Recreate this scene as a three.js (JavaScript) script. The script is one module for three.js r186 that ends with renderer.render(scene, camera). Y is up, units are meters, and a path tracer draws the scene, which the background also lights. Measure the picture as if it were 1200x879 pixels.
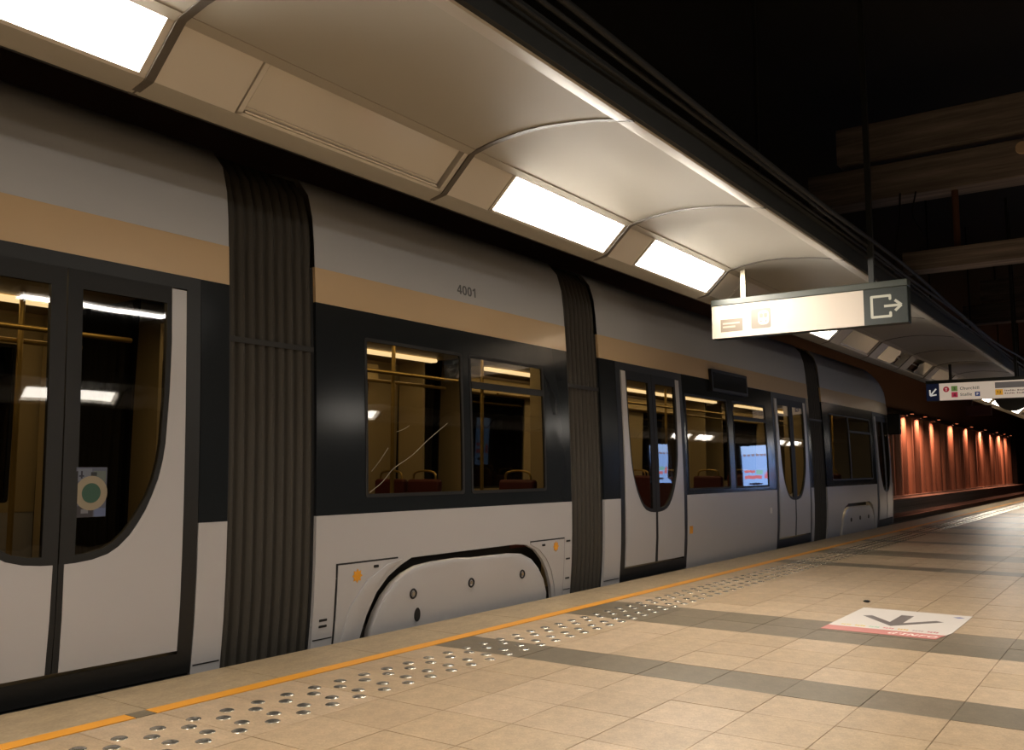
import * as THREE from 'three';
import { mergeGeometries, toCreasedNormals, mergeVertices } from 'three/addons/utils/BufferGeometryUtils.js';
import { TessellateModifier } from 'three/addons/modifiers/TessellateModifier.js';
import { RoundedBoxGeometry } from 'three/addons/geometries/RoundedBoxGeometry.js';
import { RectAreaLightUniformsLib } from 'three/addons/lights/RectAreaLightUniformsLib.js';

// x: across the platform (0 = platform edge, tram on the negative side); y: up (0 = platform floor); z: along the track, u = -z is distance away.
const scene = new THREE.Scene();
scene.background = new THREE.Color(0x000000);
const camera = new THREE.PerspectiveCamera(2 * Math.atan(439.5 / 1059.8) * 180 / Math.PI, 1200 / 879, 0.05, 200);
camera.position.set(4.482, 1.1414, 0);
camera.rotation.set(0.1034, 0.61754, -0.001476, 'YXZ');
camera.updateMatrixWorld(true);
const renderer = new THREE.WebGLRenderer();
renderer.toneMapping = THREE.LinearToneMapping;
renderer.toneMappingExposure = 1.17;
renderer.shadowMap.enabled = true;
RectAreaLightUniformsLib.init();

const PANEL_LIGHT = 44, PANEL_GLOW = 5, TUBE_LIGHT = 58;           // canopy light boxes
const LAMP_COLOR = new THREE.Color().setRGB(1.0, 0.92, 0.81);
const CABIN_LIGHT = 9, CABIN_COLOR = new THREE.Color().setRGB(1.0, 0.72, 0.38);
const SPOT_POWER = 34;

// ---------------------------------------------------------------- helpers
let seed = 7;
const rnd = () => { seed = (seed + 0x6D2B79F5) | 0; let t = Math.imul(seed ^ (seed >>> 15), 1 | seed); t = (t + Math.imul(t ^ (t >>> 7), 61 | t)) ^ t; return ((t ^ (t >>> 14)) >>> 0) / 4294967296; };
const used = {};
const numbered = (n) => { const k = used[n] = (used[n] ?? -1) + 1; return k ? `${n}_${String(k).padStart(3, '0')}` : n; };
function mesh(name, geo, mat, parent) {
  const m = new THREE.Mesh(geo, mat); m.name = parent ? name : numbered(name); m.castShadow = m.receiveShadow = true;
  (parent || scene).add(m); return m;
}
function tag(o, label, category, group) { o.userData.label = label; o.userData.category = category; if (group) o.userData.group = group; return o; }
function struct(o) { o.userData.kind = 'structure'; return o; }
function stuff(o) { o.userData.kind = 'stuff'; return o; }
function thing(name, label, category, group) { const g = new THREE.Group(); g.name = numbered(name); scene.add(g); return tag(g, label, category, group); }
const box = (x0, x1, y0, y1, z0, z1) => new THREE.BoxGeometry(Math.abs(x1 - x0), Math.abs(y1 - y0), Math.abs(z1 - z0)).translate((x0 + x1) / 2, (y0 + y1) / 2, (z0 + z1) / 2);
const ubox = (x0, x1, y0, y1, u0, u1) => box(x0, x1, y0, y1, -u0, -u1);
function rbox(x0, x1, y0, y1, u0, u1, r = 0.01) { return new RoundedBoxGeometry(Math.abs(x1 - x0), Math.abs(y1 - y0), Math.abs(u1 - u0), 2, r).translate((x0 + x1) / 2, (y0 + y1) / 2, -(u0 + u1) / 2); }
function rod(a, b, r, seg = 10) {
  const A = new THREE.Vector3(...a), B = new THREE.Vector3(...b), d = B.clone().sub(A);
  return new THREE.CylinderGeometry(r, r, d.length(), seg).applyQuaternion(new THREE.Quaternion().setFromUnitVectors(new THREE.Vector3(0, 1, 0), d.clone().normalize())).translate(...A.add(B).multiplyScalar(0.5).toArray());
}
function tube(pts, r, n = 24) { return new THREE.TubeGeometry(new THREE.CatmullRomCurve3(pts.map(p => new THREE.Vector3(...p))), n, r, 6); }
const S = (c, roughness = 0.6, extra = {}) => new THREE.MeshStandardMaterial({ color: new THREE.Color(c), roughness, ...extra });
const P = (c, roughness = 0.6, extra = {}) => new THREE.MeshPhysicalMaterial({ color: new THREE.Color(c), roughness, ...extra });
function noiseTex(size, fn, srgb = true) {
  const d = new Uint8Array(size * size * 4);
  for (let j = 0; j < size; j++) for (let i = 0; i < size; i++) { const v = fn(i / size, j / size); for (let c = 0; c < 3; c++) d[(j * size + i) * 4 + c] = Math.max(0, Math.min(255, Array.isArray(v) ? v[c] : v)); d[(j * size + i) * 4 + 3] = 255; }
  const t = new THREE.DataTexture(d, size, size); t.wrapS = t.wrapT = THREE.RepeatWrapping; t.magFilter = THREE.LinearFilter; t.minFilter = THREE.LinearMipmapLinearFilter; t.generateMipmaps = true;
  if (srgb) t.colorSpace = THREE.SRGBColorSpace; t.needsUpdate = true; return t;
}
function valueNoise(n) {   // periodic lattice noise
  const g = Array.from({ length: n * n }, () => rnd());
  const s = (t) => t * t * (3 - 2 * t);
  return (x, y) => { x *= n; y *= n; const i = Math.floor(x), j = Math.floor(y), a = s(x - i), b = s(y - j), G = (p, q) => g[((q % n) + n) % n * n + ((p % n) + n) % n];
    return (G(i, j) * (1 - a) + G(i + 1, j) * a) * (1 - b) + (G(i, j + 1) * (1 - a) + G(i + 1, j + 1) * a) * b; };
}
const nA = valueNoise(6), nB = valueNoise(24), nC = valueNoise(90);
function canvasTex(w, h, draw) {
  const c = document.createElement('canvas'); c.width = w; c.height = h; draw(c.getContext('2d'), w, h);
  const t = new THREE.CanvasTexture(c); t.colorSpace = THREE.SRGBColorSpace; t.anisotropy = 8; return t;
}

// ---------------------------------------------------------------- materials
const tileGrain = noiseTex(256, (x, y) => 222 + 18 * (nB(x, y) - 0.5) + 26 * (nC(x, y) - 0.5) + 16 * (nA(x, y) - 0.5));
const grime = noiseTex(512, (x, y) => 205 + 50 * (nA(x, y) - 0.5) + 40 * (nB(x, y) - 0.5) + 22 * (nC(x, y) - 0.5));
const M = {
  tile: ['#cbb08e', '#c5aa88', '#d0b594', '#c8ad8a'].map(c => S(c, 0.42, { map: tileGrain })),
  tileDark: ['#84765f', '#7e715c', '#8a7b65'].map(c => S(c, 0.42, { map: tileGrain })),
  tileMass: S('#ffffff', 0.42, { map: tileGrain, vertexColors: true }),
  mortar: S('#5f5446', 0.9),
  coping: S('#bda684', 0.5, { map: tileGrain }),
  yellow: S('#e39a2c', 0.5),
  steel: S('#b9b4aa', 0.27, { metalness: 0.9 }),
  dark: S('#1b1a18', 0.7), black: S('#0d0d0d', 0.55),
  concrete: S('#9a8e86', 0.9, { map: grime }), ceilingPaint: S('#1c1b1a', 0.95, { map: grime }), tunnel: S('#2a2623', 0.95, { map: grime }),
  white: P('#b1afb0', 0.34, { clearcoat: 0.35, clearcoatRoughness: 0.2 }),
  grey: P('#b8babd', 0.4, { clearcoat: 0.3, clearcoatRoughness: 0.25 }),
  tan: P('#c9ad86', 0.32, { clearcoat: 0.5, clearcoatRoughness: 0.12 }),
  band: P('#202326', 0.16, { specularIntensity: 0.45 }),
  rubber: S('#0b0b0b', 0.6), frame: S('#101010', 0.45),
  bellows: S('#38342d', 0.75), strap: S('#1c1a17', 0.6),
  glass: P('#8f8d86', 0.02, { transmission: 1, thickness: 0, ior: 1.52 }),
  lining: S('#b8a67e', 0.6), liningDark: S('#2c2824', 0.6), cabinCeil: S('#a89468', 0.5), cabinFloor: S('#3a3632', 0.7),
  seat: S('#5a2019', 0.6), pole: S('#b99c58', 0.3, { metalness: 0.6 }),
  cabinLamp: S('#fff2d0', 0.4, { emissive: CABIN_COLOR, emissiveIntensity: 3.2 }), cabinPanel: S('#e6cf96', 0.5),
  canopy: P('#a19e95', 0.7), canopyLip: P('#a49f95', 0.5), rib: S('#55504a', 0.5),
  panel: S('#cdc8bf', 0.5), unlit: P('#c4bfb5', 0.18, { clearcoat: 0.6, clearcoatRoughness: 0.1 }), rail: S('#d8d3cc', 0.25, { metalness: 0.4 }),
  fascia: S('#191b19', 0.7), cable: S('#0e0e0e', 0.7),
  lamp: S('#ffffff', 0.5, { emissive: LAMP_COLOR, emissiveIntensity: PANEL_GLOW }),
  signGreen: S('#26302c', 0.35), signBlue: S('#141a2e', 0.4), signTop: S('#3a3f38', 0.4), post: S('#232523', 0.5), postPale: S('#a39a86', 0.35, { metalness: 0.4 }),
  rust: S('#5a3a28', 0.9), fin: ['#94705c', '#80604e', '#a37c66', '#6e5242'].map(c => S(c, 0.7)), finGap: S('#80604e', 0.9),
  rail2: S('#5c5650', 0.35, { metalness: 0.8 }), orange: S('#e09a25', 0.5),
};

// ---------------------------------------------------------------- setting: platform, track, walls, ceiling
const V = new THREE.Vector3();
function px(x, y, z) { V.set(x, y, z).project(camera); return [(V.x * 0.5 + 0.5) * 1200, (0.5 - V.y * 0.5) * 879, V.z]; }
const floor = struct(mesh('floor', mergeGeometries([ubox(0.06, 10.74, -0.5, -0.006, -8, 78), ubox(0.0, 0.06, -0.22, -0.006, -8, 78), ubox(10.74, 10.8, -0.22, -0.006, -8, 78)]), M.mortar));
{
  const ROW0 = 4.63, T = 0.4, gap = 0.004;
  const darkRow = new Set([0, 4, 5, 16, 20, 21, 26, 32, 36, 37, 42, 48, 52, 53, 64, 68, 69, 80, 84, 85, -16, -12, -11]);
  const cols = [[0.572, 1.24]]; for (let x = 1.24; x < 10.2; x += T) cols.push([x, Math.min(x + T, 10.24)]);
  const tiles = [];
  for (let k = -30; k < 180; k++) for (let c = 0; c < cols.length; c++) {
    const u0 = ROW0 + T * k, u1 = u0 + T, [x0, x1] = cols[c];
    const cx = (x0 + x1) / 2, cu = (u0 + u1) / 2, q = px(cx, 0, -cu);
    const front = cu > 0.5 && q[2] < 1 && q[0] > -60 && q[0] < 1260 && q[1] < 960;
    tiles.push({ u0, u1, x0, x1, dk: darkRow.has(k), c, v: Math.floor(rnd() * 12), near: front ? Math.hypot(cx - 4.48, cu) : 1e6 + Math.abs(cu) });
  }
  tiles.sort((a, b) => a.near - b.near);
  const geoN = new THREE.BoxGeometry(T - gap, 0.03, T - gap), geoW = new THREE.BoxGeometry(0.668 - gap, 0.03, T - gap);
  const mass = [];
  tiles.forEach((t, i) => {
    const pos = [(t.x0 + t.x1) / 2, -0.015, -(t.u0 + t.u1) / 2];
    if (i < 300) { const m = mesh('floor_tile', t.c ? geoN : geoW, (t.dk ? M.tileDark[t.v % 3] : M.tile[t.v % 4]), floor); m.position.set(...pos); m.position.y += (t.v % 5) * 0.0003 - 0.0006; }
    else {
      const g = (t.c ? geoN : geoW).clone().translate(...pos), col = (t.dk ? M.tileDark[t.v % 3] : M.tile[t.v % 4]).color, a = new Float32Array(g.attributes.position.count * 3);
      for (let j = 0; j < a.length; j += 3) { a[j] = col.r; a[j + 1] = col.g; a[j + 2] = col.b; }
      g.setAttribute('color', new THREE.BufferAttribute(a, 3)); mass.push(g);
    }
  });
  stuff(mesh('floor_tiles', mergeGeometries(mass), M.tileMass, floor));
  const cg = new THREE.BoxGeometry(0.47, 0.03, 0.796), cm = [];
  for (let k = -10; k < 92; k++) { const u = 3.43 + 0.8 * k; const vis = u > 1 && u < 40; if (vis) { const m = mesh('edge_slab', cg, M.coping, floor); m.position.set(0.236, -0.015, -(u + 0.4)); } else cm.push(cg.clone().translate(0.236, -0.015, -(u + 0.4))); }
  stuff(mesh('edge_slabs', mergeGeometries(cm), M.coping, floor));
  mesh('yellow_line', mergeGeometries([ubox(0.475, 0.568, -0.02, 0.0015, -8, 2.51), ubox(0.475, 0.568, -0.02, 0.0015, 2.62, 77)]), M.yellow, floor);
  mesh('drain_cover', ubox(0.475, 0.568, -0.02, 0.001, 2.515, 2.615), M.tileDark[0], floor);
  // steel tactile studs, four staggered rows
  const prof = [[0.0001, 0.0075], [0.012, 0.0072], [0.022, 0.0058], [0.03, 0.0034], [0.0345, 0.001], [0.036, -0.001]].map(p => new THREE.Vector2(...p)).reverse();
  const sg = new THREE.LatheGeometry(prof, 14), sgLow = new THREE.LatheGeometry([prof[0], prof[3], prof[5]], 8), studs = [];
  for (const [x, off] of [[0.80, 0], [0.896, 0.0918], [1.028, 0.0918], [1.128, 0]]) for (let k = -2; k < 230; k++) studs.push([x, 1.92 + off + 0.1835 * k]);
  studs.sort((a, b) => a[1] - b[1]);
  const sm = []; let n = 0;
  for (const [x, u] of studs) { const q = px(x, 0, -u); if (n < 300 && q[1] < 890) { n++; const m = mesh('tactile_stud', sg, M.steel, floor); m.position.set(x, 0, -u); } else sm.push(sgLow.clone().translate(x, 0, -u)); }
  stuff(mesh('tactile_studs', mergeGeometries(sm), M.steel, floor));
}
const track = struct(mesh('track_bed', mergeGeometries([ubox(-4.2, 0.0, -0.9, -0.48, -8, 110), ubox(10.8, 15.2, -0.9, -0.48, -8, 110)]), M.tunnel)); track.userData.label = 'dark concrete track bed between platform and far wall';
for (const x of [-0.53, -1.97]) mesh('rail', mergeGeometries([ubox(x - 0.035, x + 0.035, -0.36, -0.32, -8, 110), ubox(x - 0.01, x + 0.01, -0.47, -0.36, -8, 110), ubox(x - 0.06, x + 0.06, -0.48, -0.465, -8, 110)]), M.rail2, track);
const ledge = struct(mesh('trim_1', ubox(-4.2, -3.35, -0.48, 0.0, -8, 110), M.concrete)); ledge.userData.label = 'low concrete ledge at the foot of the fluted wall';

const wallL = struct(mesh('wall_left', mergeGeometries([ubox(-4.4, -4.12, -0.5, 6.5, -8, 110)]), M.finGap));
{
  // fine corrugation seen through the tram, then broad upright boards beyond it
  const pts = []; const g = [];
  for (let u = -2; u < 34; u += 0.26) g.push(new THREE.CylinderGeometry(0.09, 0.09, 3.3, 8, 1, false).scale(0.8, 1, 1).translate(-4.08, 1.66, -(u + 0.13)));
  stuff(mesh('corrugation', mergeGeometries(g), M.fin[1], wallL));
  let u = 34, i = 0;
  while (u < 73.2) {
    const w = 0.5 + 0.16 * rnd(), d = 0.12 + 0.14 * rnd();
    const geo = new THREE.CylinderGeometry(0.5, 0.5, 3.24, 6, 1, false).scale(2 * d, 1, w * 1.15).translate(-4.12, 1.66, -(u + w / 2));
    mesh('upright_board', geo, M.fin[i++ % 4], wallL); u += w + 0.42 + 0.34 * rnd();
  }
  mesh('top_rail', ubox(-4.12, -3.8, 3.28, 3.42, -2, 73.6), M.tunnel, wallL);
  mesh('bottom_rail', ubox(-4.12, -3.84, 0.0, 0.06, -2, 73.6), M.concrete, wallL);
  mesh('end_pier', ubox(-4.12, -3.7, 0, 3.6, 73.6, 74.4), M.tunnel, wallL);
}
struct(mesh('wall_right', ubox(15.2, 15.5, -0.9, 6.5, -8, 110), M.tunnel));
struct(mesh('wall_back', ubox(-4.4, 15.5, -0.9, 6.5, 110, 110.3), M.tunnel));
struct(mesh('wall_front', ubox(-4.4, 15.5, -0.9, 6.5, -8.3, -8), M.tunnel));
const ceiling = struct(mesh('ceiling', ubox(-4.4, 15.5, 6.5, 6.8, -8.3, 110.3), M.ceilingPaint));
{
  for (const u of [12, 24, 36, 48]) {
    mesh('concrete_beam', rbox(1.25, 9.5, 5.14, 5.62, u, u + 0.5, 0.015), M.concrete, ceiling);
    mesh('concrete_beam', rbox(0.85, 9.9, 4.6, 5.06, u + 0.04, u + 0.46, 0.015), M.concrete, ceiling);
    mesh('beam_hanger', mergeGeometries([5.6, 7, 8.6].flatMap(x => [ubox(x, x + 0.25, 5.06, 5.14, u + 0.1, u + 0.4), ubox(x, x + 0.25, 5.62, 6.5, u + 0.1, u + 0.4)])), M.concrete, ceiling);
  }
  mesh('cross_beam', rbox(2.0, 8.9, 3.62, 3.86, 12.05, 12.4, 0.01), M.concrete, ceiling);
  mesh('rusty_pipe', rod([2.62, 3.86, -12.2], [2.62, 4.6, -12.2], 0.04), M.rust, ceiling);
  mesh('rusty_pipe', rod([7.4, 3.86, -12.2], [7.4, 4.6, -12.2], 0.04), M.rust, ceiling);
  mesh('hanging_cable', tube([[2.02, 4.62, -12], [2.0, 4.2, -11.95], [1.93, 3.86, -11.98], [1.88, 3.4, -11.95], [1.9, 3.3, -11.9]], 0.012), M.cable, ceiling);
  mesh('hanging_cable', tube([[2.2, 4.62, -12.03], [2.16, 4.3, -12.0], [2.26, 4.05, -12.02], [2.2, 3.87, -12.1]], 0.01), M.cable, ceiling);
  mesh('junction_box', new THREE.CylinderGeometry(0.07, 0.075, 0.05, 14).rotateX(Math.PI / 2).translate(3.4, 4.93, -12.0), S('#c9b190', 0.7), ceiling);
}

// ---------------------------------------------------------------- canopy with light boxes
const CP = { edge: [0.56, 2.945], bend: [0.70, 2.975], hinge: [0.94, 3.205] };
const VAULT = [[0.95, 3.205], [1.1, 3.235], [1.27, 3.253], [1.4, 3.258], [1.53, 3.254], [1.77, 3.228], [1.9, 3.207], [2.0, 3.185]];
const PITCH = 2.18, U0 = 2.36;
function sweep(path, u0, u1, th, flip = 1) {     // a sheet of thickness th above a path in x,y, between two distances
  const s = new THREE.Shape(path.map(p => new THREE.Vector2(p[0], p[1])).concat(path.slice().reverse().map(p => new THREE.Vector2(p[0], p[1] + th))));
  const g = toCreasedNormals(new THREE.ExtrudeGeometry(s, { depth: u1 - u0, bevelEnabled: false }).translate(0, 0, -u1), 0.6);
  return flip === 1 ? g : mirrorX(g, 5.4);
}
function mirrorX(g, c) {
  g = g.index ? g.toNonIndexed() : g.clone();
  for (const key of ['position', 'normal']) { const a = g.attributes[key]; for (let i = 0; i < a.count; i++) a.setX(i, key === 'position' ? 2 * c - a.getX(i) : -a.getX(i)); }
  for (const key of Object.keys(g.attributes)) { const a = g.attributes[key], n = a.itemSize, d = a.array; for (let i = 0; i < a.count; i += 3) for (let k = 0; k < n; k++) { const t = d[(i + 1) * n + k]; d[(i + 1) * n + k] = d[(i + 2) * n + k]; d[(i + 2) * n + k] = t; } }
  return g;
}
const dirP = new THREE.Vector2(CP.hinge[0] - CP.bend[0], CP.hinge[1] - CP.bend[1]); const lenP = dirP.length(); dirP.normalize();
const nrmP = new THREE.Vector2(dirP.y, -dirP.x);      // faces the platform and down
const onP = (s, o) => [CP.bend[0] + dirP.x * s + nrmP.x * o, CP.bend[1] + dirP.y * s + nrmP.y * o];
function slab(s0, s1, o0, o1, u0, u1) {               // a slab lying in the sloping panel plane
  const s = new THREE.Shape([onP(s0, o0), onP(s1, o0), onP(s1, o1), onP(s0, o1)].map(p => new THREE.Vector2(...p)));
  return new THREE.ExtrudeGeometry(s, { depth: u1 - u0, bevelEnabled: false }).translate(0, 0, -u1);
}
function buildCanopy(label, k0, k1, lit, far, power = {}) {
  const g = thing('platform_canopy', label, 'canopy'), F = (geo) => far ? mirrorX(geo, 5.4) : geo;
  const uA = U0 + PITCH * k0, uB = U0 + PITCH * k1;
  for (let k = k0; k < k1; k++) {
    const a = U0 + PITCH * k, b = a + PITCH, on = lit.has(k);
    mesh('vault_panel', F(sweep(VAULT, a + 0.006, b - 0.006, 0.02)), M.canopy, g);
    const lipP = [[2.0, 3.183], [2.02, 3.17], [2.11, 3.152], [2.125, 3.16]];
    mesh('outer_lip', F(sweep(lipP, a + 0.008, b - 0.008, 0.012)), M.canopyLip, g);
    mesh('hinge_strip', F(sweep([[0.925, 3.188], [0.965, 3.202], [0.985, 3.208]], a + 0.01, b - 0.01, 0.006)), M.canopyLip, g);
    mesh('bottom_flange', F(sweep([CP.edge, [0.575, 2.942], [0.69, 2.968], CP.bend], a + 0.006, b - 0.006, 0.015)), M.canopy, g);
    const ribPath = [[0.56, 2.94], [0.7, 2.966], [0.712, 2.972], [0.95, 3.196], ...VAULT.slice(1).map(p => [p[0], p[1] - 0.006]), [2.12, 3.148]];
    mesh('rib', F(sweep(ribPath, a - 0.022, a + 0.022, 0.02)), M.rib, g);
    const box0 = mesh('light_box', F(mergeGeometries([slab(0, 0.018, -0.1, 0, a + 0.5, b - 0.02), slab(lenP - 0.016, lenP, -0.1, 0, a + 0.5, b - 0.02), slab(0, lenP, -0.1, 0, b - 0.06, b - 0.02), slab(0, lenP, -0.1, 0, a + 0.5, a + 0.53), slab(0, lenP, -0.11, -0.1, a + 0.5, b - 0.02)])), M.panel, g);
    mesh('end_panel', F(slab(0.0, lenP - 0.006, -0.02, 0, a + 0.024, a + 0.488)), M.panel, g);
    if (on) {
      mesh('diffuser', F(slab(0.018, lenP - 0.016, -0.088, -0.078, a + 0.53, b - 0.06)), M.lamp, box0);
      const L = new THREE.RectAreaLight(LAMP_COLOR, PANEL_LIGHT * (far ? 0.3 : power[k] ?? 1), PITCH - 0.62, lenP - 0.05), c = onP(lenP / 2, -0.073), t = onP(lenP / 2, 1);
      L.position.set(far ? 10.8 - c[0] : c[0], c[1], -(a + b + 0.47) / 2); L.lookAt(far ? 10.8 - t[0] : t[0], t[1], L.position.z); L.name = 'light'; g.add(L);
    } else if (!far && (k === 6 || k === 7)) {
      // broken cover: a piece is missing and the tray behind shows
      const w = b - 0.1 - a - 0.54, s = new THREE.Shape();
      const cut = k === 6 ? [[0, 0.02], [w * 0.62, 0.02], [w * 0.7, 0.1], [w * 0.63, 0.17], [w * 0.68, 0.24], [w * 0.6, lenP - 0.02], [0, lenP - 0.02]] : [[w * 0.42, 0.02], [w, 0.02], [w, lenP - 0.02], [w * 0.5, lenP - 0.02], [w * 0.36, 0.22], [w * 0.45, 0.12]];
      cut.forEach((p, i) => i ? s.lineTo(...p) : s.moveTo(...p));
      const geo = new THREE.ExtrudeGeometry(s, { depth: 0.008, bevelEnabled: false }), pa = geo.attributes.position;
      for (let i = 0; i < pa.count; i++) { const q = onP(pa.getY(i), -0.02 + pa.getZ(i)); pa.setXYZ(i, q[0], q[1], -(a + 0.54 + pa.getX(i))); }
      geo.computeVertexNormals(); mesh('diffuser', geo, M.unlit, box0);
      mesh('lamp_tube', rod([...onP(0.16, -0.06), -(a + 0.56)], [...onP(0.16, -0.06), -(b - 0.12)], 0.013, 8), M.rail, box0);
      mesh('tray', slab(0.03, 0.2, -0.088, -0.07, a + 0.9, b - 0.2), M.rust, box0);
    } else {
      mesh('diffuser', F(slab(0.022, lenP - 0.02, -0.02, -0.012, a + 0.54, b - 0.1)), M.unlit, box0);
      mesh('cover_rail', F(mergeGeometries([slab(0.024, 0.034, -0.012, 0.004, a + 0.54, b - 0.1), slab(0.048, 0.053, -0.012, -0.006, a + 0.54, b - 0.1)])), M.rail, box0);
    }
  }
  mesh('fascia', F(mergeGeometries([ubox(2.126, 2.16, 3.155, 3.30, uA, uB), ubox(2.1, 2.2, 3.295, 3.315, uA, uB)])), M.fascia, g);
  mesh('back_cover', F(mergeGeometries([ubox(0.54, 0.558, 2.945, 3.36, uA, uB), ubox(0.54, 2.13, 3.34, 3.36, uA, uB)])), M.dark, g);
  if (!far) for (let i = 0; i < 3; i++) mesh('cable', tube(Array.from({ length: 16 }, (_, j) => [2.23 + 0.05 * i + 0.03 * Math.sin(j * 1.7 + i), 3.30 + 0.02 * i + 0.035 * Math.sin(j * 2.3 + i * 2), -(uA + (uB - uA) * j / 15)]), 0.012 + 0.004 * i, 90), M.cable, g);
  const hg = []; for (let k = k0; k < k1; k += 2) hg.push(rod([1.3, 3.36, -(U0 + PITCH * k)], [1.3, 6.5, -(U0 + PITCH * k)], 0.02, 6));
  for (const h of hg) mesh('hanger_rod', F(h), M.fascia, g);
  return g;
}
buildCanopy('cream suspended ceiling canopy with sloping light boxes over the platform edge', -3, 22, new Set([-3, -2, -1, 1, 2, 4, 11, 12, 13, 14, 16, 18, 20]), false, { 4: 0.3 });
buildCanopy('lit canopy along the opposite platform edge, mirrored in the tram windows', -3, 22, new Set([-1, 2, 5, 9, 13, 14, 18, 19]), true);

// tube luminaires over the middle of the platform, right of the view; the near floor and the first two tram sections show their light
for (let k = 0; k < 3; k++) {
  const u = -1.4 + 3.6 * k, g = thing('tube_luminaire', `long tube lamp hung over mid platform, ${['behind the camera', 'right beside the camera', 'just ahead of the camera'][k]}`, 'lamp', 'tube lamps over the mid platform'); g.position.set(5.2, 3.6, -u);
  mesh('housing', rbox(-0.11, 0.11, 0, 0.09, -0.98, 0.98, 0.02), M.canopy, g); mesh('diffuser', rbox(-0.09, 0.09, -0.02, 0.004, -0.95, 0.95, 0.008), M.lamp, g);
  for (const z of [-0.7, 0.7]) mesh('hanger', rod([0, 0.08, z], [0, 2.9, z], 0.012, 6), M.fascia, g);
  const L = new THREE.RectAreaLight(LAMP_COLOR, TUBE_LIGHT, 0.18, 1.9); L.position.set(0, -0.026, 0); L.rotation.set(-Math.PI / 2, 0, 0); L.name = 'light'; g.add(L);
}

// ---------------------------------------------------------------- tram
const PROFILE = [[-0.46, -0.19], [-0.2, -0.15], [0.1, -0.118], [0.42, -0.1], [0.85, -0.1], [1.3, -0.108], [1.8, -0.126], [2.28, -0.15], [2.52, -0.165], [2.7, -0.185], [2.85, -0.225]];
function sideX(y) {
  const p = PROFILE; if (y <= p[0][0]) return p[0][1];
  for (let i = 1; i < p.length; i++) if (y <= p[i][0]) { const t = (y - p[i - 1][0]) / (p[i][0] - p[i - 1][0]); return p[i - 1][1] + (p[i][1] - p[i - 1][1]) * t; }
  return p[p.length - 1][1];
}
const nose = (u) => (u > 18.95 ? 0.03 * (u - 18.95) ** 2 : 0) + (u > 20.7 ? 0.45 * (u - 20.7) ** 2 : 0);
const tess = new TessellateModifier(0.3, 7);
function bend(geo, off, far) {                        // (u, y, w) -> on the body side
  let g = geo.index ? geo.toNonIndexed() : geo; g.deleteAttribute('normal'); g = tess.modify(g);
  const a = g.attributes.position;
  for (let i = 0; i < a.count; i++) { const u = a.getX(i), y = a.getY(i), w = a.getZ(i); a.setXYZ(i, sideX(y) + off + w - nose(u), y, -u); }
  g.computeVertexNormals(); g = toCreasedNormals(g, 0.5);
  return far ? mirrorX(g, -1.25) : g;
}
const plate = (shape, off, depth, o = {}) => bend(new THREE.ExtrudeGeometry(shape, { depth, bevelEnabled: !!o.bevel, bevelSize: o.bevel, bevelThickness: o.bevel, bevelSegments: 2, curveSegments: 10 }), off - depth - (o.bevel || 0), o.far);
const sheet = (shape, off, o = {}) => bend(new THREE.ShapeGeometry(shape, 10), off, o.far);
const poly = (pts) => { const s = new THREE.Shape(); pts.forEach((p, i) => i ? s.lineTo(p[0], p[1]) : s.moveTo(p[0], p[1])); s.closePath(); return s; };
const rect = (u0, u1, y0, y1) => poly([[u0, y0], [u1, y0], [u1, y1], [u0, y1]]);
function rrect(u0, u1, y0, y1, r) { const s = new THREE.Shape(); s.moveTo(u0 + r, y0); s.lineTo(u1 - r, y0); s.quadraticCurveTo(u1, y0, u1, y0 + r); s.lineTo(u1, y1 - r); s.quadraticCurveTo(u1, y1, u1 - r, y1); s.lineTo(u0 + r, y1); s.quadraticCurveTo(u0, y1, u0, y1 - r); s.lineTo(u0, y0 + r); s.quadraticCurveTo(u0, y0, u0 + r, y0); return s; }
const holed = (outer, ...holes) => { for (const h of holes) outer.holes.push(h); return outer; };

const tram = thing('tram', 'silver grey articulated tram with tan stripe and dark bellows standing at the platform', 'tram');
const ROOF = [[sideX(2.52), 2.52], [-0.178, 2.7], [-0.2, 2.88], [-0.25, 3.05], [-0.36, 3.18], [-0.6, 3.27], [-0.9, 3.3], [-1.25, 3.31], [-1.6, 3.3], [-1.9, 3.27], [-2.14, 3.18], [-2.25, 3.05], [-2.3, 2.88], [-2.322, 2.7], [-2.5 - sideX(2.52), 2.52]];
function shell(path, us, fn) {                        // a skin over a cross-section path, rows at distances us; fn(u, i) = [outward, sideways factor]
  const pos = [], uv = [], idx = [], n = path.length;
  us.forEach((u, j) => path.forEach((p, i) => { const q = fn(u, p, j); pos.push(q[0], q[1], -u); uv.push(u, i * 0.3); }));
  for (let j = 0; j < us.length - 1; j++) for (let i = 0; i < n - 1; i++) { const a = j * n + i, b = a + 1, c = a + n, d = c + 1; idx.push(a, c, b, b, c, d); }
  const g = new THREE.BufferGeometry(); g.setAttribute('position', new THREE.Float32BufferAttribute(pos, 3)); g.setAttribute('uv', new THREE.Float32BufferAttribute(uv, 2)); g.setIndex(idx);
  g.computeVertexNormals(); return g;
}
function roof(u0, u1) {
  const us = []; const n = Math.max(2, Math.ceil((u1 - u0) / 0.35)); for (let i = 0; i <= n; i++) us.push(u0 + (u1 - u0) * i / n);
  const out = shell(ROOF, us, (u, p) => { const c = p[0] + 1.25, k = nose(u); return [-1.25 + Math.sign(c) * Math.max(0, Math.abs(c) - k), p[1] - (u > 19.4 ? 0.12 * (u - 19.4) ** 2 * ((p[1] - 2.52) / 0.79) : 0)]; });
  const under = ubox(-0.2 - nose(u1), -2.3 + nose(u1), 2.3, 2.34, u0, u1).toNonIndexed(); under.deleteAttribute('normal'); under.computeVertexNormals();
  return [out, under];
}
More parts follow.
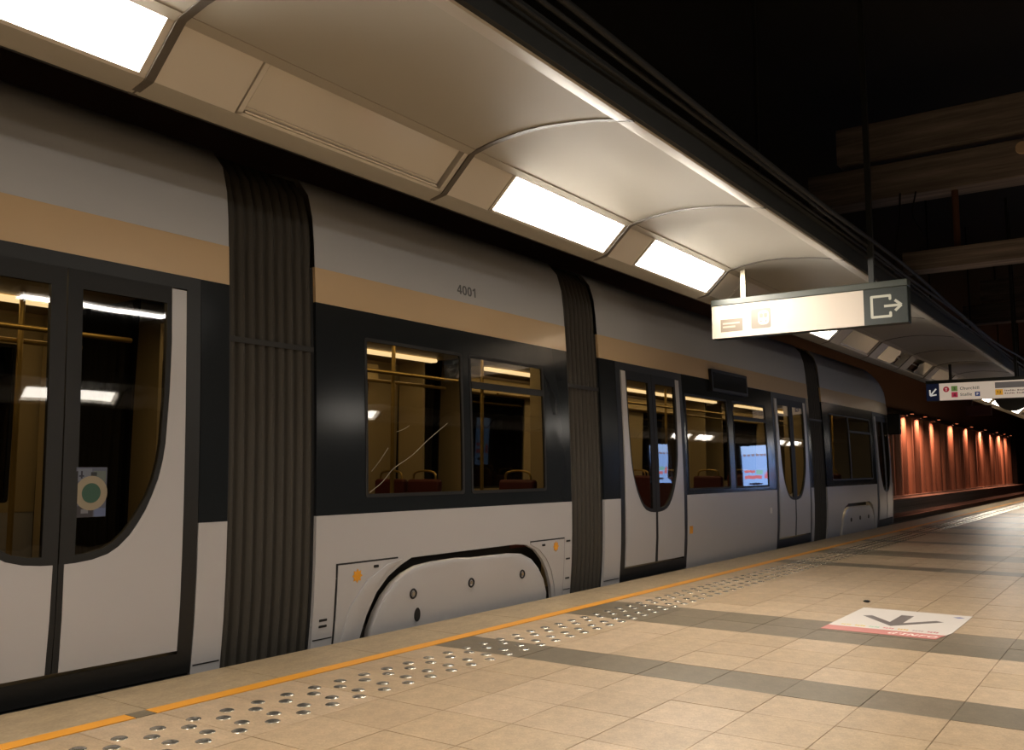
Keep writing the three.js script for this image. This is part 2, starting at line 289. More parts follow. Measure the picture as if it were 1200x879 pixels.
// door: two mirrored leaves with a U-shaped glass shared between them
const CURVE = [[0.62, 2.19], [0.62, 1.88], [0.61, 1.58], [0.59, 1.29], [0.575, 1.19], [0.55, 1.09], [0.515, 1.0], [0.475, 0.915], [0.43, 0.845], [0.385, 0.785], [0.325, 0.73], [0.265, 0.695], [0.18, 0.672], [0.09, 0.662], [0.03, 0.66]];
function door(uc, o = {}) {
  const far = o.far, f = { far };
  mesh('door_frame', plate(holed(rect(uc - 0.82, uc + 0.82, -0.02, 2.28), rect(uc - 0.725, uc + 0.725, 0.1, 2.2)), 0.002, 0.07, f), M.frame, tram);
  mesh('door_step', far ? ubox(-2.43, -2.3, -0.3, -0.02, uc - 0.82, uc + 0.82) : ubox(-0.2, -0.085, -0.3, -0.03, uc - 0.82, uc + 0.82), M.rubber, tram);
  for (const s of [-1, 1]) {
    const Q = (pts) => { const r = pts.map(([d, y]) => [uc + s * d, y]); return poly(s > 0 ? r : r.reverse()); };
    const leaf = mesh('door_leaf', plate(Q([[0.035, 0.12], [0.715, 0.12], [0.715, 2.19], ...CURVE]), 0.012, 0.035, f), M.white, tram);
    const inner = CURVE.map(([d, y]) => [Math.max(0.085, d - 0.03), Math.min(2.1, y + (d < 0.5 ? 0.035 * (1 - d / 0.62) + 0.01 : 0))]);
    const uni = inner.filter((p, i) => p[0] > 0.0851 || i === inner.length - 1);
    const pane = [...uni, [0.085, 2.1]];
    mesh('glass_surround', plate(holed(Q([[0.004, 0.655], ...CURVE.slice().reverse().map(([d, y]) => [d, y]), [0.62, 2.2], [0.004, 2.2]]), Q(pane.slice().reverse())), 0.008, 0.03, f), M.rubber, leaf);
    mesh('glass', sheet(Q(pane.slice().reverse()), 0.0, f), M.glass, leaf);
    mesh('seal', plate(Q([[0.002, 0.12], [0.036, 0.12], [0.036, 0.66], [0.002, 0.66]]), 0.008, 0.03, f), M.rubber, leaf);
  }
}
function windowPane(u0, u1, y0, y1, name = 'window', far = false) {
  const w = mesh(name, plate(holed(rrect(u0, u1, y0, y1, 0.03), rrect(u0 + 0.025, u1 - 0.025, y0 + 0.025, y1 - 0.025, 0.02)), 0.004, 0.02, { far }), M.rubber, tram);
  mesh('glass', sheet(rrect(u0 + 0.02, u1 - 0.02, y0 + 0.02, y1 - 0.02, 0.02), -0.004, { far }), M.glass, w); return w;
}
function sideBand(u0, u1, holes, far) { mesh('window_band', plate(holed(rect(u0, u1, 0.83, 2.28), ...holes.map(h => rrect(...h, 0.03))), 0, 0.03, { far }), far ? M.lining : M.band, tram); }
const lower = (u0, u1, far, shape) => mesh('lower_panel', plate(shape || rect(u0, u1, -0.3, 0.83), 0.004, 0.03, { far }), M.white, tram);
function module(u0, u1) {
  const [r, under] = roof(u0, u1);
  mesh('roof', r, M.grey, tram); mesh('cabin_ceiling', under, M.cabinCeil, tram);
  for (const far of [false, true]) mesh('tan_stripe', plate(rect(u0, u1, 2.28, 2.525), 0.003, 0.03, { far }), M.tan, tram);
  mesh('cabin_floor', ubox(-0.2, -2.3, -0.05, 0.02, u0, Math.min(u1, 20.3)), M.cabinFloor, tram);
  mesh('underframe', ubox(-0.35, -2.15, -0.3, -0.05, u0 + 0.1, Math.min(u1, 20.3)), M.black, tram);
}
const cabin = (u0, u1) => {                            // lamps, rails and ad strips along a module
  for (const x of [-0.72, -1.72]) {
    const l = mesh('ceiling_lamp', rbox(x - 0.045, x + 0.045, 2.262, 2.298, u0 + 0.12, u1 - 0.12, 0.012), M.cabinLamp, tram);
    const L = new THREE.RectAreaLight(CABIN_COLOR, CABIN_LIGHT, 0.09, u1 - u0 - 0.3); L.position.set(x, 2.255, -(u0 + u1) / 2); L.lookAt(x, 0, L.position.z + 1e-6); L.rotation.set(-Math.PI / 2, 0, 0); L.name = 'light'; l.add(L);
  }
  mesh('ad_panel', rbox(-2.28, -2.16, 2.06, 2.24, u0 + 0.3, u1 - 0.5, 0.02), M.cabinPanel, tram);
  mesh('grab_rail', rod([-0.95, 1.98, -(u0 + 0.15)], [-0.95, 1.98, -(u1 - 0.15)], 0.017, 8), M.pole, tram);
  mesh('grab_rail', rod([-1.55, 1.98, -(u0 + 0.15)], [-1.55, 1.98, -(u1 - 0.15)], 0.017, 8), M.pole, tram);
};
const seat = (x, u, face) => {                         // a moulded seat with a loop handle on its back
  const s = mesh('seat', rbox(x - 0.21, x + 0.21, 0.42, 0.5, u - 0.22, u + 0.22, 0.03), M.seat, tram);
  mesh('seat_back', rbox(x - 0.21, x + 0.21, 0.48, 1.04, u - face * 0.25, u - face * 0.17, 0.035), M.seat, s);
  mesh('handle', tube([[x - 0.15, 1.02, -(u - face * 0.21)], [x - 0.13, 1.1, -(u - face * 0.21)], [x + 0.13, 1.1, -(u - face * 0.21)], [x + 0.15, 1.02, -(u - face * 0.21)]], 0.012), M.pole, s);
  mesh('seat_base', rbox(x - 0.12, x + 0.12, 0.02, 0.42, u - 0.1, u + 0.1, 0.02), M.liningDark, s);
};
const polePart = (x, u) => mesh('grab_pole', rod([x, 0.02, -u], [x, 2.3, -u], 0.018, 10), M.pole, tram);

// bellows: pleated skin from skirt over the roof to the other skirt
function bellows(u0, u1, folds) {
  const path = [];
  for (let y = -0.42; y < 2.5; y += 0.2) path.push([sideX(y), y]);
  path.push(...ROOF); for (let y = 2.4; y > -0.42; y -= 0.2) path.push([-2.5 - sideX(y), y]);
  const us = [], n = folds * 8; for (let i = 0; i <= n; i++) us.push(u0 + (u1 - u0) * i / n);
  const skin = (u, p, j, o = 0) => { const ph = (j % 8) / 8, amp = -0.02 - 0.05 * (1 - Math.sqrt(Math.abs(Math.sin(Math.PI * ph)))) + o; const cx = p[0] + 1.25, cy = p[1] - 1.5, side = p[1] < 2.6; return side ? [p[0] + Math.sign(cx) * amp, p[1]] : [p[0] + cx * amp * 0.6, p[1] + amp]; };
  const b = mesh('bellows', shell(path, us, (u, p, j) => skin(u, p, j)), M.bellows, tram);
  const sp = path.filter(p => p[0] > -1 && p[1] > 1.9 && p[1] < 1.99);
  mesh('strap', shell([[sideX(1.93) - 0.012, 1.93], [sideX(1.95) - 0.012, 1.965]], [u0 + 0.01, u1 - 0.01], (u, p) => p), M.strap, b);
  for (const [a, e] of [[u0 - 0.004, u0 + 0.022], [u1 - 0.022, u1 + 0.004]]) for (const far of [false, true]) mesh('end_frame', plate(rect(a, e, -0.42, 2.52), -0.022, 0.08, { far }), M.rubber, b);
  mesh('gangway_floor', ubox(-0.35, -2.15, -0.05, 0.02, u0, u1), M.cabinFloor, b);
}
bellows(3.49, 4.2, 9); bellows(7.43, 8.06, 8); bellows(14.93, 15.66, 8);

// module A: partly in view, a door
module(0.4, 3.49); door(2.465);
lower(3.29, 3.49); lower(0.4, 1.64); sideBand(3.29, 3.49, []); sideBand(0.4, 1.64, [[0.5, 1.54, 0.92, 2.06]]); windowPane(0.5, 1.54, 0.92, 2.06);
lower(0.4, 3.49, true); sideBand(0.4, 3.49, [[0.55, 1.75, 0.9, 2.06], [2.05, 3.3, 0.9, 2.06]], true); windowPane(0.55, 1.75, 0.9, 2.06, 'window', true); windowPane(2.05, 3.3, 0.9, 2.06, 'window', true);
cabin(0.4, 3.49); polePart(-0.9, 2.2); polePart(-1.5, 2.9); seat(-1.95, 2.9, 1); seat(-1.95, 1.2, 1);
// module B: bogie, two windows
module(4.2, 7.43); sideBand(4.2, 7.43, [[4.66, 5.79, 0.94, 2.09], [5.88, 7.0, 0.94, 2.09]]);
{
  const w = windowPane(4.66, 5.79, 0.94, 2.09), sc = S('#8f8878', 0.6);
  for (const [r, pts] of [[0.006, [[4.706, 0.975], [4.835, 1.047], [4.946, 1.139], [5.156, 1.243], [5.352, 1.369], [5.584, 1.502]]], [0.004, [[4.724, 1.124], [4.81, 1.201], [4.898, 1.295]]], [0.004, [[4.987, 1.415], [5.069, 1.439], [5.133, 1.468]]]]) mesh('scratch', tube(pts.map(([u, y]) => [sideX(y) - 0.003, y, -u]), r * 0.45, 30), sc, w);
}
{ const w = windowPane(5.88, 7.0, 0.94, 2.09); mesh('hopper_bar', plate(rect(5.9, 6.98, 1.81, 1.865), 0.01, 0.03), M.rubber, w); }
sideBand(4.2, 7.43, [[4.4, 5.25, 0.9, 2.06], [5.75, 6.3, 0.9, 2.06], [6.45, 6.95, 0.9, 2.06]], true); lower(4.2, 7.43, true);
windowPane(4.4, 5.25, 0.9, 2.06, 'window', true); windowPane(5.75, 6.3, 0.9, 2.06, 'window', true); windowPane(6.45, 6.95, 0.9, 2.06, 'window', true);
cabin(4.2, 7.43); for (const [x, u, f] of [[-1.95, 5.6, 1], [-1.5, 5.6, 1], [-1.95, 6.7, -1], [-1.5, 6.7, -1], [-0.5, 5.0, 1], [-0.5, 6.9, -1]]) seat(x, u, f);
polePart(-1.0, 5.9); polePart(-1.0, 7.2);
const ARCH = [[4.63, -0.3], [4.65, -0.03], [4.7, 0.12], [4.79, 0.27], [4.9, 0.37], [5.03, 0.44], [5.15, 0.485], [6.5, 0.49], [6.66, 0.475], [6.8, 0.42], [6.92, 0.33], [7.01, 0.22], [7.08, 0.08], [7.11, -0.03], [7.13, -0.3]];
lower(4.2, 7.43, false, poly([[4.2, -0.3], ...ARCH, [7.43, -0.3], [7.43, 0.83], [4.2, 0.83]]));
mesh('wheel_recess', ubox(-0.35, -0.3, -0.3, 0.6, 4.5, 7.2), M.black, tram);
function bogieCover(pts, bolts, hole) {
  const c = mesh('bogie_cover', plate(poly(pts), 0.024, 0.03, { bevel: 0.022 }), M.white, tram);
  for (const [u, y] of bolts) { const x = sideX(y) + 0.026; mesh('bolt', new THREE.TorusGeometry(0.032, 0.008, 6, 14).rotateY(Math.PI / 2).translate(x, y, -u), M.frame, c); mesh('bolt_head', new THREE.CylinderGeometry(0.016, 0.016, 0.012, 6).rotateZ(Math.PI / 2).translate(x, y, -u), M.steel, c); }
  if (hole) mesh('jacking_hole', new THREE.CylinderGeometry(0.03, 0.03, 0.008, 16).scale(1, 1, 1).rotateZ(Math.PI / 2).scale(1, 1.7, 1.1).translate(sideX(hole[1]) + 0.024, hole[1] - hole[1] * 0, -hole[0]), M.black, c);
  return c;
}
bogieCover([[4.75, -0.3], [4.76, 0.0], [4.81, 0.12], [4.885, 0.225], [4.975, 0.305], [5.08, 0.36], [5.21, 0.398], [5.4, 0.413], [5.7, 0.416], [5.9, 0.404], [6.4, 0.398], [6.57, 0.383], [6.72, 0.33], [6.83, 0.245], [6.92, 0.14], [6.98, 0.02], [7.01, -0.3]], [[5.16, 0.22], [5.86, 0.23], [6.58, 0.23]], [5.22, 0.06]);
for (const [u0, u1, arch] of [[4.4, 5.0, [[4.6, -0.2], [4.6, 0.0], [4.66, 0.15], [4.75, 0.3], [4.87, 0.41], [5.0, 0.475]]], [6.72, 7.28, [[6.72, 0.475], [6.86, 0.42], [6.98, 0.33], [7.07, 0.22], [7.13, 0.08], [7.16, -0.02], [7.16, -0.2]]]]) {
  const left = u0 < 5, p = left ? poly([[4.4, -0.2], ...arch, [5.0, 0.49], [4.4, 0.49]]) : poly([[7.16, -0.2], [7.28, -0.2], [7.28, 0.49], [6.72, 0.49], ...arch.slice(0, -1)]);
  const a = mesh('access_panel', plate(p, 0.012, 0.012), M.white, tram);
  const edge = left ? [[4.385, 4.4, -0.2, 0.5], [4.385, 5.0, 0.49, 0.502]] : [[7.28, 7.293, -0.2, 0.5], [6.72, 7.293, 0.49, 0.502]];
  for (const e of edge) mesh('panel_gap', plate(rect(...e), 0.006, 0.006), M.rubber, a);
  const [su, sy] = left ? [4.58, 0.405] : [7.13, 0.43];
  const sun = new THREE.Shape(); for (let i = 0; i < 16; i++) { const r = i % 2 ? 0.032 : 0.05, t = i / 16 * Math.PI * 2; i ? sun.lineTo(su + r * Math.cos(t), sy + r * Math.sin(t)) : sun.moveTo(su + r, sy); }
  mesh('yellow_sticker', plate(sun, 0.0145, 0.002), M.orange, a);
  if (left) mesh('arch_lip', plate(poly([[4.43, -0.2], [4.45, -0.04], [4.53, 0.2], [4.68, 0.36], [4.88, 0.455], [5.03, 0.482], ...arch.slice().reverse()]), 0.022, 0.004, { bevel: 0.006 }), M.white, a);
  mesh('latch', plate(rrect(left ? 4.74 : 6.9, left ? 4.79 : 6.95, 0.445, 0.465, 0.008), 0.015, 0.004), M.rubber, a);
}
for (const [u, y] of [[4.29, 0.14], [4.29, 0.1], [7.36, 0.3], [7.36, 0.12], [7.36, 0.465]]) mesh('step_slot', plate(rrect(u - 0.035, u + 0.035, y - 0.008, y + 0.008, 0.005), 0.006, 0.004), M.rubber, tram);
for (const [u0, u1] of [[3.3, 3.48], [4.21, 4.38], [7.3, 7.42], [8.07, 8.38]]) mesh('skirt_seam', plate(rect(u0, u1, 0.012, 0.02), 0.0055, 0.004), M.rubber, tram);
// module C: door, two windows, door
module(8.06, 14.93); door(9.22); door(13.98, {});
lower(8.06, 8.4); sideBand(8.06, 8.4, []); lower(10.04, 13.16); lower(14.8, 14.93); sideBand(14.8, 14.93, []);
sideBand(10.04, 13.16, [[10.1, 11.42, 0.88, 2.05], [11.6, 12.86, 0.88, 2.05]]); windowPane(10.1, 11.42, 0.88, 2.05);
{ const w = windowPane(11.6, 12.86, 0.88, 2.05); mesh('hopper_bar', plate(rect(11.62, 12.84, 1.8, 1.85), 0.01, 0.03), M.rubber, w); }
lower(8.06, 14.93, true); sideBand(8.06, 14.93, [[8.5, 9.9, 0.9, 2.06], [10.2, 11.4, 0.9, 2.06], [11.7, 12.8, 0.9, 2.06], [13.3, 14.7, 0.9, 2.06]], true);
for (const [a, b] of [[8.5, 9.9], [10.2, 11.4], [11.7, 12.8], [13.3, 14.7]]) windowPane(a, b, 0.9, 2.06, 'window', true);
cabin(8.06, 14.93); for (const [x, u, f] of [[-1.95, 10.4, 1], [-1.5, 10.4, 1], [-1.95, 11.3, -1], [-1.5, 11.3, -1], [-0.5, 10.6, 1], [-0.5, 11.4, -1], [-0.5, 12.6, -1], [-1.95, 12.5, 1]]) seat(x, u, f);
polePart(-0.9, 9.6); polePart(-1.4, 8.9); polePart(-0.9, 13.5); polePart(-1.3, 12.0);
{ const d = mesh('destination_display', plate(rrect(10.88, 12.12, 2.13, 2.42, 0.015), 0.045, 0.06), M.black, tram); mesh('display_glass', plate(rect(10.93, 12.07, 2.17, 2.38), 0.048, 0.004), M.band, d); }
mesh('orange_sticker', plate(rect(10.09, 10.18, 0.37, 0.46), 0.006, 0.002), M.orange, tram);
mesh('white_sticker', plate(rect(12.85, 12.93, 0.5, 0.58), 0.006, 0.002), S('#d8d4cc', 0.5), tram);
// module D: cab end with rounding nose
module(15.66, 21.4);
lower(15.66, 19.16, false, poly([[15.66, -0.3], [16.36, -0.3], [16.4, 0.05], [16.5, 0.3], [16.66, 0.45], [16.9, 0.51], [18.35, 0.51], [18.58, 0.44], [18.72, 0.29], [18.8, 0.05], [18.82, -0.3], [19.0, -0.3], [19.0, 0.83], [15.66, 0.83]]));
mesh('wheel_recess', ubox(-0.35, -0.3, -0.3, 0.6, 16.2, 18.9), M.black, tram);
bogieCover([[16.48, -0.3], [16.5, 0.05], [16.6, 0.26], [16.74, 0.38], [16.92, 0.43], [18.3, 0.42], [18.48, 0.35], [18.6, 0.22], [18.67, 0.05], [18.68, -0.3]], [[17.0, 0.22], [17.6, 0.23], [18.2, 0.23]]);
sideBand(15.66, 19.0, [[16.0, 18.75, 0.93, 2.1]]);
{ const w = windowPane(16.0, 18.75, 0.93, 2.1); mesh('hopper_bar', plate(rect(17.2, 18.73, 1.8, 1.84), 0.01, 0.03), M.rubber, w); mesh('divider', plate(rect(17.16, 17.22, 0.95, 2.08), 0.008, 0.03), M.rubber, w); }
door(19.85);
lower(20.68, 21.4); sideBand(20.68, 21.4, []); lower(15.66, 21.4, true); sideBand(15.66, 21.4, [[16.2, 18.5, 0.9, 2.06]], true); windowPane(16.2, 18.5, 0.9, 2.06, 'window', true);
mesh('front_wall', ubox(-0.6, -1.9, -0.3, 2.9, 21.3, 21.38), M.white, tram); mesh('windscreen', ubox(-0.62, -1.88, 0.95, 2.4, 21.38, 21.4), M.band, tram);
cabin(15.66, 19.0); for (const [x, u, f] of [[-1.95, 16.6, 1], [-1.5, 16.6, 1], [-0.5, 17.4, 1]]) seat(x, u, f); polePart(-0.9, 18.9);
{ const m = mesh('wing_mirror', rbox(-0.2, 0.06, 1.86, 2.3, 20.5, 20.62, 0.03), M.black, tram); mesh('mirror_arm', rod([-0.32, 2.28, -20.75], [-0.1, 2.26, -20.6], 0.018), M.black, m); }
// bulkheads at the module ends, cream
for (const [u, s] of [[3.47, -1], [4.22, 1], [7.41, -1], [8.08, 1], [14.91, -1], [15.68, 1]]) for (const x of [-0.2, -1.95]) mesh('bulkhead', ubox(x, x - 0.35, 0.02, 2.3, u - 0.015, u + 0.015), M.lining, tram);
// fleet number on the roof edge
{
  const t = canvasTex(256, 96, (c, w, h) => { c.fillStyle = '#b8babd'; c.fillRect(0, 0, w, h); c.fillStyle = '#5c5d61'; c.font = 'bold 92px sans-serif'; c.textAlign = 'center'; c.textBaseline = 'middle'; c.fillText('4001', w / 2, h / 2 + 2); });
  const g = new THREE.PlaneGeometry(0.34, 0.115).rotateY(Math.PI / 2); g.rotateZ(0.072); g.translate(-0.1708, 2.632, -5.9);
  mesh('fleet_number', g, P('#ffffff', 0.4, { map: t, clearcoat: 0.3, clearcoatRoughness: 0.25 }), tram);
}
// sticker on the first door's glass
{
  const t = canvasTex(256, 400, (c, w, h) => {
    c.fillStyle = '#6f7690'; c.fillRect(0, 0, w, h); c.fillStyle = '#8d94a8'; c.fillRect(10, 10, 120, 100); c.fillStyle = '#2c3048'; c.fillRect(38, 30, 14, 60); c.fillRect(24, 64, 40, 12); c.fillStyle = '#7e8b86'; c.fillRect(140, 30, 106, 90); c.fillStyle = '#33363a'; c.fillRect(120, 40, 50, 30);
    c.fillStyle = '#4a4650'; c.fillRect(0, 310, 150, 90); c.fillStyle = '#7f8fbe'; c.fillRect(160, 330, 96, 66); c.fillStyle = '#9a9aa6'; c.fillRect(50, 335, 60, 34);
  });
  const o = 0.006, u = 2.625, y0 = 0.893;
  const a = mesh('window_sticker', new THREE.PlaneGeometry(0.17, 0.26).rotateY(Math.PI / 2).translate(sideX(1.02) + o, y0 + 0.13, -u), S('#a8a8a8', 0.6, { map: t }), tram);
  mesh('sticker_ring', new THREE.CircleGeometry(0.09, 28).rotateY(Math.PI / 2).translate(sideX(1.02) + o + 0.001, y0 + 0.125, -u), S('#857a66', 0.6), a);
  mesh('sticker_disc', new THREE.CircleGeometry(0.052, 24).rotateY(Math.PI / 2).translate(sideX(1.02) + o + 0.002, y0 + 0.125, -u), S('#25483a', 0.6), a);
}

// ---------------------------------------------------------------- signs
function rr(c, x, y, w, h, r) { c.beginPath(); c.moveTo(x + r, y); c.lineTo(x + w - r, y); c.quadraticCurveTo(x + w, y, x + w, y + r); c.lineTo(x + w, y + h - r); c.quadraticCurveTo(x + w, y + h, x + w - r, y + h); c.lineTo(x + r, y + h); c.quadraticCurveTo(x, y + h, x, y + h - r); c.lineTo(x, y + r); c.quadraticCurveTo(x, y, x + r, y); }
function arrow(c, x0, y0, x1, y1, head, lw) { const a = Math.atan2(y1 - y0, x1 - x0); c.lineWidth = lw; c.lineCap = 'butt'; c.beginPath(); c.moveTo(x0, y0); c.lineTo(x1, y1); c.stroke(); c.lineJoin = 'miter'; c.beginPath(); for (const s of [-1, 1]) { c.moveTo(x1 + Math.cos(a) * lw * 0.3, y1 + Math.sin(a) * lw * 0.3); c.lineTo(x1 - head * Math.cos(a + s * 0.785), y1 - head * Math.sin(a + s * 0.785)); } c.stroke(); }
const exitFace = canvasTex(1568, 280, (c, w, h) => {
  c.fillStyle = '#e9dfd2'; c.fillRect(0, 0, w, h); c.fillStyle = '#26302c'; c.fillRect(1250, 0, w - 1250, h);
  c.fillStyle = '#8d8478'; c.fillRect(76, 120, 196, 110); c.fillStyle = '#c9bfb0'; c.fillRect(96, 150, 150, 14); c.fillRect(96, 180, 110, 14);
  c.fillStyle = '#8d8478'; rr(c, 345, 56, 168, 168, 18); c.fill();
  c.fillStyle = '#efe7da'; rr(c, 405, 76, 92, 118, 38); c.fill(); c.fillStyle = '#8d8478'; rr(c, 418, 98, 30, 38, 10); c.fill(); rr(c, 454, 98, 30, 38, 10); c.fill(); c.beginPath(); c.arc(430, 166, 8, 0, 7); c.arc(472, 166, 8, 0, 7); c.fill();
  c.strokeStyle = '#d9dccf'; c.lineWidth = 20; c.lineJoin = 'round'; c.lineCap = 'round';
  c.beginPath(); c.moveTo(1445, 88); c.lineTo(1445, 62); c.lineTo(1310, 62); c.lineTo(1310, 222); c.lineTo(1445, 222); c.lineTo(1445, 196); c.stroke();
  arrow(c, 1400, 142, 1520, 142, 58, 20);
});
const dirFace = canvasTex(1568, 280, (c, w, h) => {
  c.fillStyle = '#e2cdb8'; c.fillRect(0, 0, w, h); c.fillStyle = '#141a2e'; c.fillRect(0, 0, 196, h);
  c.strokeStyle = '#e8e2d8'; arrow(c, 150, 84, 62, 190, 92, 24);
  c.fillStyle = '#a8323a'; c.beginPath(); c.arc(300, 100, 46, 0, 7); c.fill(); c.fillStyle = '#f0e6dc'; c.font = 'bold 62px sans-serif'; c.textAlign = 'center'; c.textBaseline = 'middle'; c.fillText('T', 300, 104);
  c.fillStyle = '#6f8a4c'; c.fillRect(376, 50, 92, 86); c.fillStyle = '#b5344c'; c.fillRect(376, 150, 92, 86); c.fillStyle = '#2c2420'; c.fillText('3', 422, 96); c.fillText('4', 422, 196);
  c.textAlign = 'left'; c.fillStyle = '#6a6a5c'; c.font = 'bold 66px sans-serif'; c.fillText('Churchill', 500, 96); c.fillText('Stalle', 500, 196); c.fillStyle = '#33406e'; c.fillRect(720, 160, 72, 72); c.fillStyle = '#e8ddd0'; c.font = 'bold 58px sans-serif'; c.fillText('P', 738, 198);
  c.fillStyle = '#6a625c'; c.fillRect(1010, 24, w - 1010, 96); c.fillStyle = '#e0a02e'; c.fillRect(1010, 138, 108, 90); c.fillStyle = '#5c4a1a'; c.font = 'bold 60px sans-serif'; c.fillText('12', 1028, 184);
  c.fillStyle = '#94806e'; for (let r = 0; r < 2; r++) { let x = 1140; let i = 0; while (x < w - 20) { const q = 12 + ((i * 37 + r * 11) % 15); c.fillRect(x, 148 + r * 44 + (i % 3) * 4, q, 26 - (i % 3) * 4); x += q + (i % 6 === 5 ? 26 : 7); i++; } }
});
function sign(u, label, face, endMat, posts, glow, tint = '#ffffff') {
  const g = thing('direction_sign', label, 'sign', undefined), x0 = 0.7, x1 = 2.66;
  mesh('board', rbox(x0, x1, 2.505, 2.86, u + 0.004, u + 0.13, 0.012), endMat, g);
  mesh('top_bar', rbox(x0 - 0.004, x1 + 0.004, 2.858, 2.925, u - 0.004, u + 0.135, 0.008), M.signTop, g);
  const f = mesh('sign_face', new THREE.PlaneGeometry(x1 - x0 - 0.01, 0.345).translate((x0 + x1) / 2, 2.6825, -u), new THREE.MeshStandardMaterial({ map: face, color: new THREE.Color(tint), roughness: 0.35, emissive: 0xffffff, emissiveMap: face, emissiveIntensity: glow }), g);
  for (const [x, top, m] of posts) mesh('post', ubox(x - 0.025, x + 0.025, 2.92, top, u + 0.04, u + 0.09), m, g);
  return g;
}
sign(9.0, 'white hanging sign with tram pictogram and green exit end panel, nearest the camera', exitFace, M.signGreen, [[1.04, 3.25, M.postPale], [2.33, 6.5, M.post]], 0.04, '#cfcac4');
sign(20.0, 'far hanging sign with dark blue arrow panel and coloured line numbers', dirFace, M.signBlue, [[1.16, 3.27, M.post], [2.33, 6.5, M.post]], 0.42);
{
  const m = thing('round_mirror', 'large dark round disc hanging just behind the far direction sign', 'mirror'); m.position.set(2.12, 2.66, -21.2); m.scale.setScalar(0.68);
  const pr = [[0.0001, -0.05], [0.25, -0.045], [0.42, -0.02], [0.5, 0.0], [0.51, 0.015], [0.5, 0.03], [0.0001, 0.035]].map(p => new THREE.Vector2(...p));
  mesh('mirror_back', new THREE.LatheGeometry(pr, 36).rotateX(-Math.PI / 2), S('#4d4a42', 0.5), m); mesh('bracket', mergeGeometries([box(0.17, 0.21, 0.4, 5.64, -0.06, -0.02)]), M.post, m);
}
{
  const s = thing('hanging_plate', 'small dull red plate hanging far down the track in the dark', 'sign'); s.position.set(0.8, 2.62, -26);
  mesh('plate', rbox(-0.3, 0.3, -0.13, 0.13, -0.02, 0.02, 0.01), S('#4a1e20', 0.6), s); mesh('rod', rod([-0.15, 0.12, 0], [-0.15, 0.322, 0], 0.012, 6), M.post, s);
}
// floor notice
{
  const W = 0.81, H = 1.18;
  const t = canvasTex(810, 1180, (c, w, h) => {
    c.fillStyle = '#d6cdc4'; c.fillRect(0, 0, w, h);
    c.fillStyle = '#c98078'; c.fillRect(0, h - 190, w, 190);
    c.fillStyle = '#f2e6de'; c.font = 'bold italic 96px sans-serif'; c.textBaseline = 'middle'; c.textAlign = 'left'; c.save(); c.translate(430, h - 92); c.fillText("d'INFO", 0, 0); c.restore();
    const cols = ['#d9c06a', '#d8b840', '#9cc2a8', '#d87878', '#d8a83c', '#b09a98', '#b85a60'];
    cols.forEach((k, i) => { c.fillStyle = k; for (let j = 0; j < 4; j++) c.fillRect(70 + i * 98 + j * 19, h - 300 + (j % 2) * 8, 14, 46); });
    c.strokeStyle = '#6c625e'; c.lineWidth = 74; c.lineJoin = 'miter'; c.beginPath(); c.moveTo(130, 400); c.lineTo(390, 745); c.lineTo(650, 400); c.stroke(); c.lineWidth = 92; c.beginPath(); c.moveTo(390, 700); c.lineTo(390, 240); c.stroke();
    c.fillStyle = '#4a5a9c'; c.beginPath(); c.moveTo(690, 130); c.lineTo(735, 95); c.lineTo(775, 130); c.lineTo(735, 165); c.fill();
  });
  // one corner is torn away
  const s = poly([[0, 0], [W - 0.05, 0], [W - 0.035, 0.12], [W + 0.0, 0.3], [W, H], [0, H]]);
  const g = new THREE.ExtrudeGeometry(s, { depth: 0.002, bevelEnabled: false }); const a = g.attributes.position, uv = g.attributes.uv;
  for (let i = 0; i < a.count; i++) uv.setXY(i, a.getX(i) / W, a.getY(i) / H);
  g.rotateX(-Math.PI / 2).translate(2.44, 0.001, -6.69);
  tag(mesh('floor_notice', g, S('#ffffff', 0.45, { map: t })), 'white floor poster with grey arrow and red lower band stuck to the platform tiles', 'poster');
  tag(mesh('litter', new THREE.DodecahedronGeometry(0.022, 0).scale(1.5, 0.5, 1).translate(2.38, 0.01, -8.2), M.black), 'tiny dark scrap of litter beside the floor poster', 'litter');
}
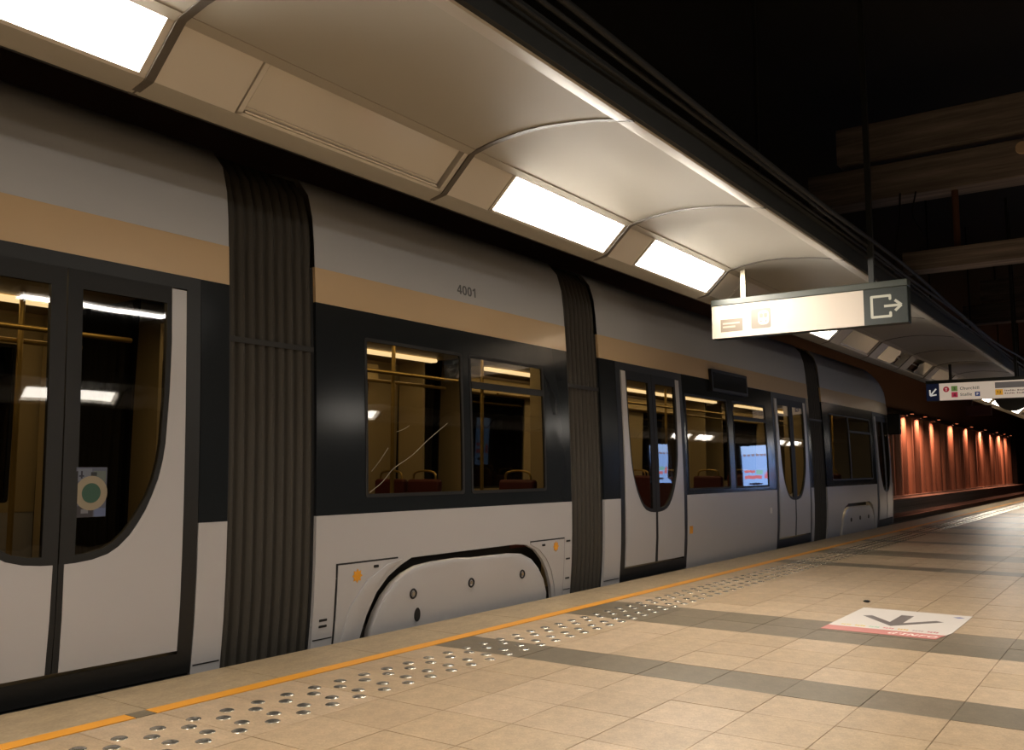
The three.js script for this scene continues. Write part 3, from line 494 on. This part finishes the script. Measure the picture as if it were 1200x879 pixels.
// advertising totems further along the platform (seen mirrored in the tram windows)
function totem(x, u, w, h, y0, label) {
  const g = thing('display_totem', label, 'display'); g.position.set(x, 0, -u); g.rotation.y = -0.36;
  const t = canvasTex(256, 480, (c, W, H) => { c.fillStyle = '#8fb4f2'; c.fillRect(0, 0, W, H); c.fillStyle = '#a9c8fb'; c.fillRect(0, 0, W, 100); c.fillStyle = '#8a7a88'; for (let i = 0; i < 6; i++) c.fillRect(14 + i * 40, 100, 28, 26); c.fillStyle = '#7fb8b4'; c.fillRect(70, 290, 60, 44); c.fillStyle = '#c8707c'; c.fillRect(10, 300, 46, 80); c.fillRect(140, 290, 100, 26); c.fillRect(80, 346, 160, 34); c.fillStyle = '#1c2030'; c.beginPath(); c.ellipse(140, 432, 66, 11, 0, 0, 7); c.fill(); });
  mesh('casing', rbox(-w / 2 - 0.06, w / 2 + 0.06, 0.0, y0 + h + 0.08, -0.07, 0.07, 0.02), M.frame, g);
  mesh('screen', new THREE.PlaneGeometry(w, h).translate(0, y0 + h / 2, 0.0715), new THREE.MeshStandardMaterial({ color: 0x111111, roughness: 0.2, emissive: 0xffffff, emissiveMap: t, emissiveIntensity: 4.5 }), g);
}
totem(4.2, 24.0, 0.72, 1.3, 0.75, 'large blue lit advertising screen mirrored in the tram window');
totem(3.6, 16.9, 0.32, 0.9, 0.98, 'smaller lit advertising screen mirrored in the double tram door');

// orange floodlights washing the far wall
[[39.8, 1.1], [42.4, 1.3], [45.4, 1], [50, 0.5], [54.5, 0.7], [59.3, 1.6], [64, 0.7], [67.4, 1.3], [70.6, 0.8]].forEach(([u, k], i) => {
  const which = ['first', 'second', 'third', 'fourth', 'fifth', 'sixth', 'seventh', 'eighth', 'ninth'][i];
  const g = thing('floodlight', `small orange floodlight on top of the fluted wall, ${which} beyond the tram nose`, 'lamp', 'floodlights on the fluted wall');
  g.position.set(-3.62, 3.36, -u);
  mesh('housing', mergeGeometries([rbox(-0.07, 0.07, 0, 0.1, -0.12, 0.12, 0.02), box(-0.2, -0.06, 0.0, 0.03, -0.03, 0.03).toNonIndexed()]), M.black, g);
  mesh('lens', rbox(-0.055, 0.055, -0.008, 0.004, -0.1, 0.1, 0.003), S('#ff7a40', 0.4, { emissive: new THREE.Color().setRGB(1, 0.3, 0.12), emissiveIntensity: 0.8 }), g);
  const L = new THREE.SpotLight(new THREE.Color().setRGB(1, 0.38, 0.22), SPOT_POWER * k, 0, 1.35, 1, 2); L.position.set(0, -0.03, 0); L.target.position.set(-0.5, -3, 0); L.castShadow = true; L.shadow.radius = 3; g.add(L, L.target);
});
renderer.render(scene, camera);
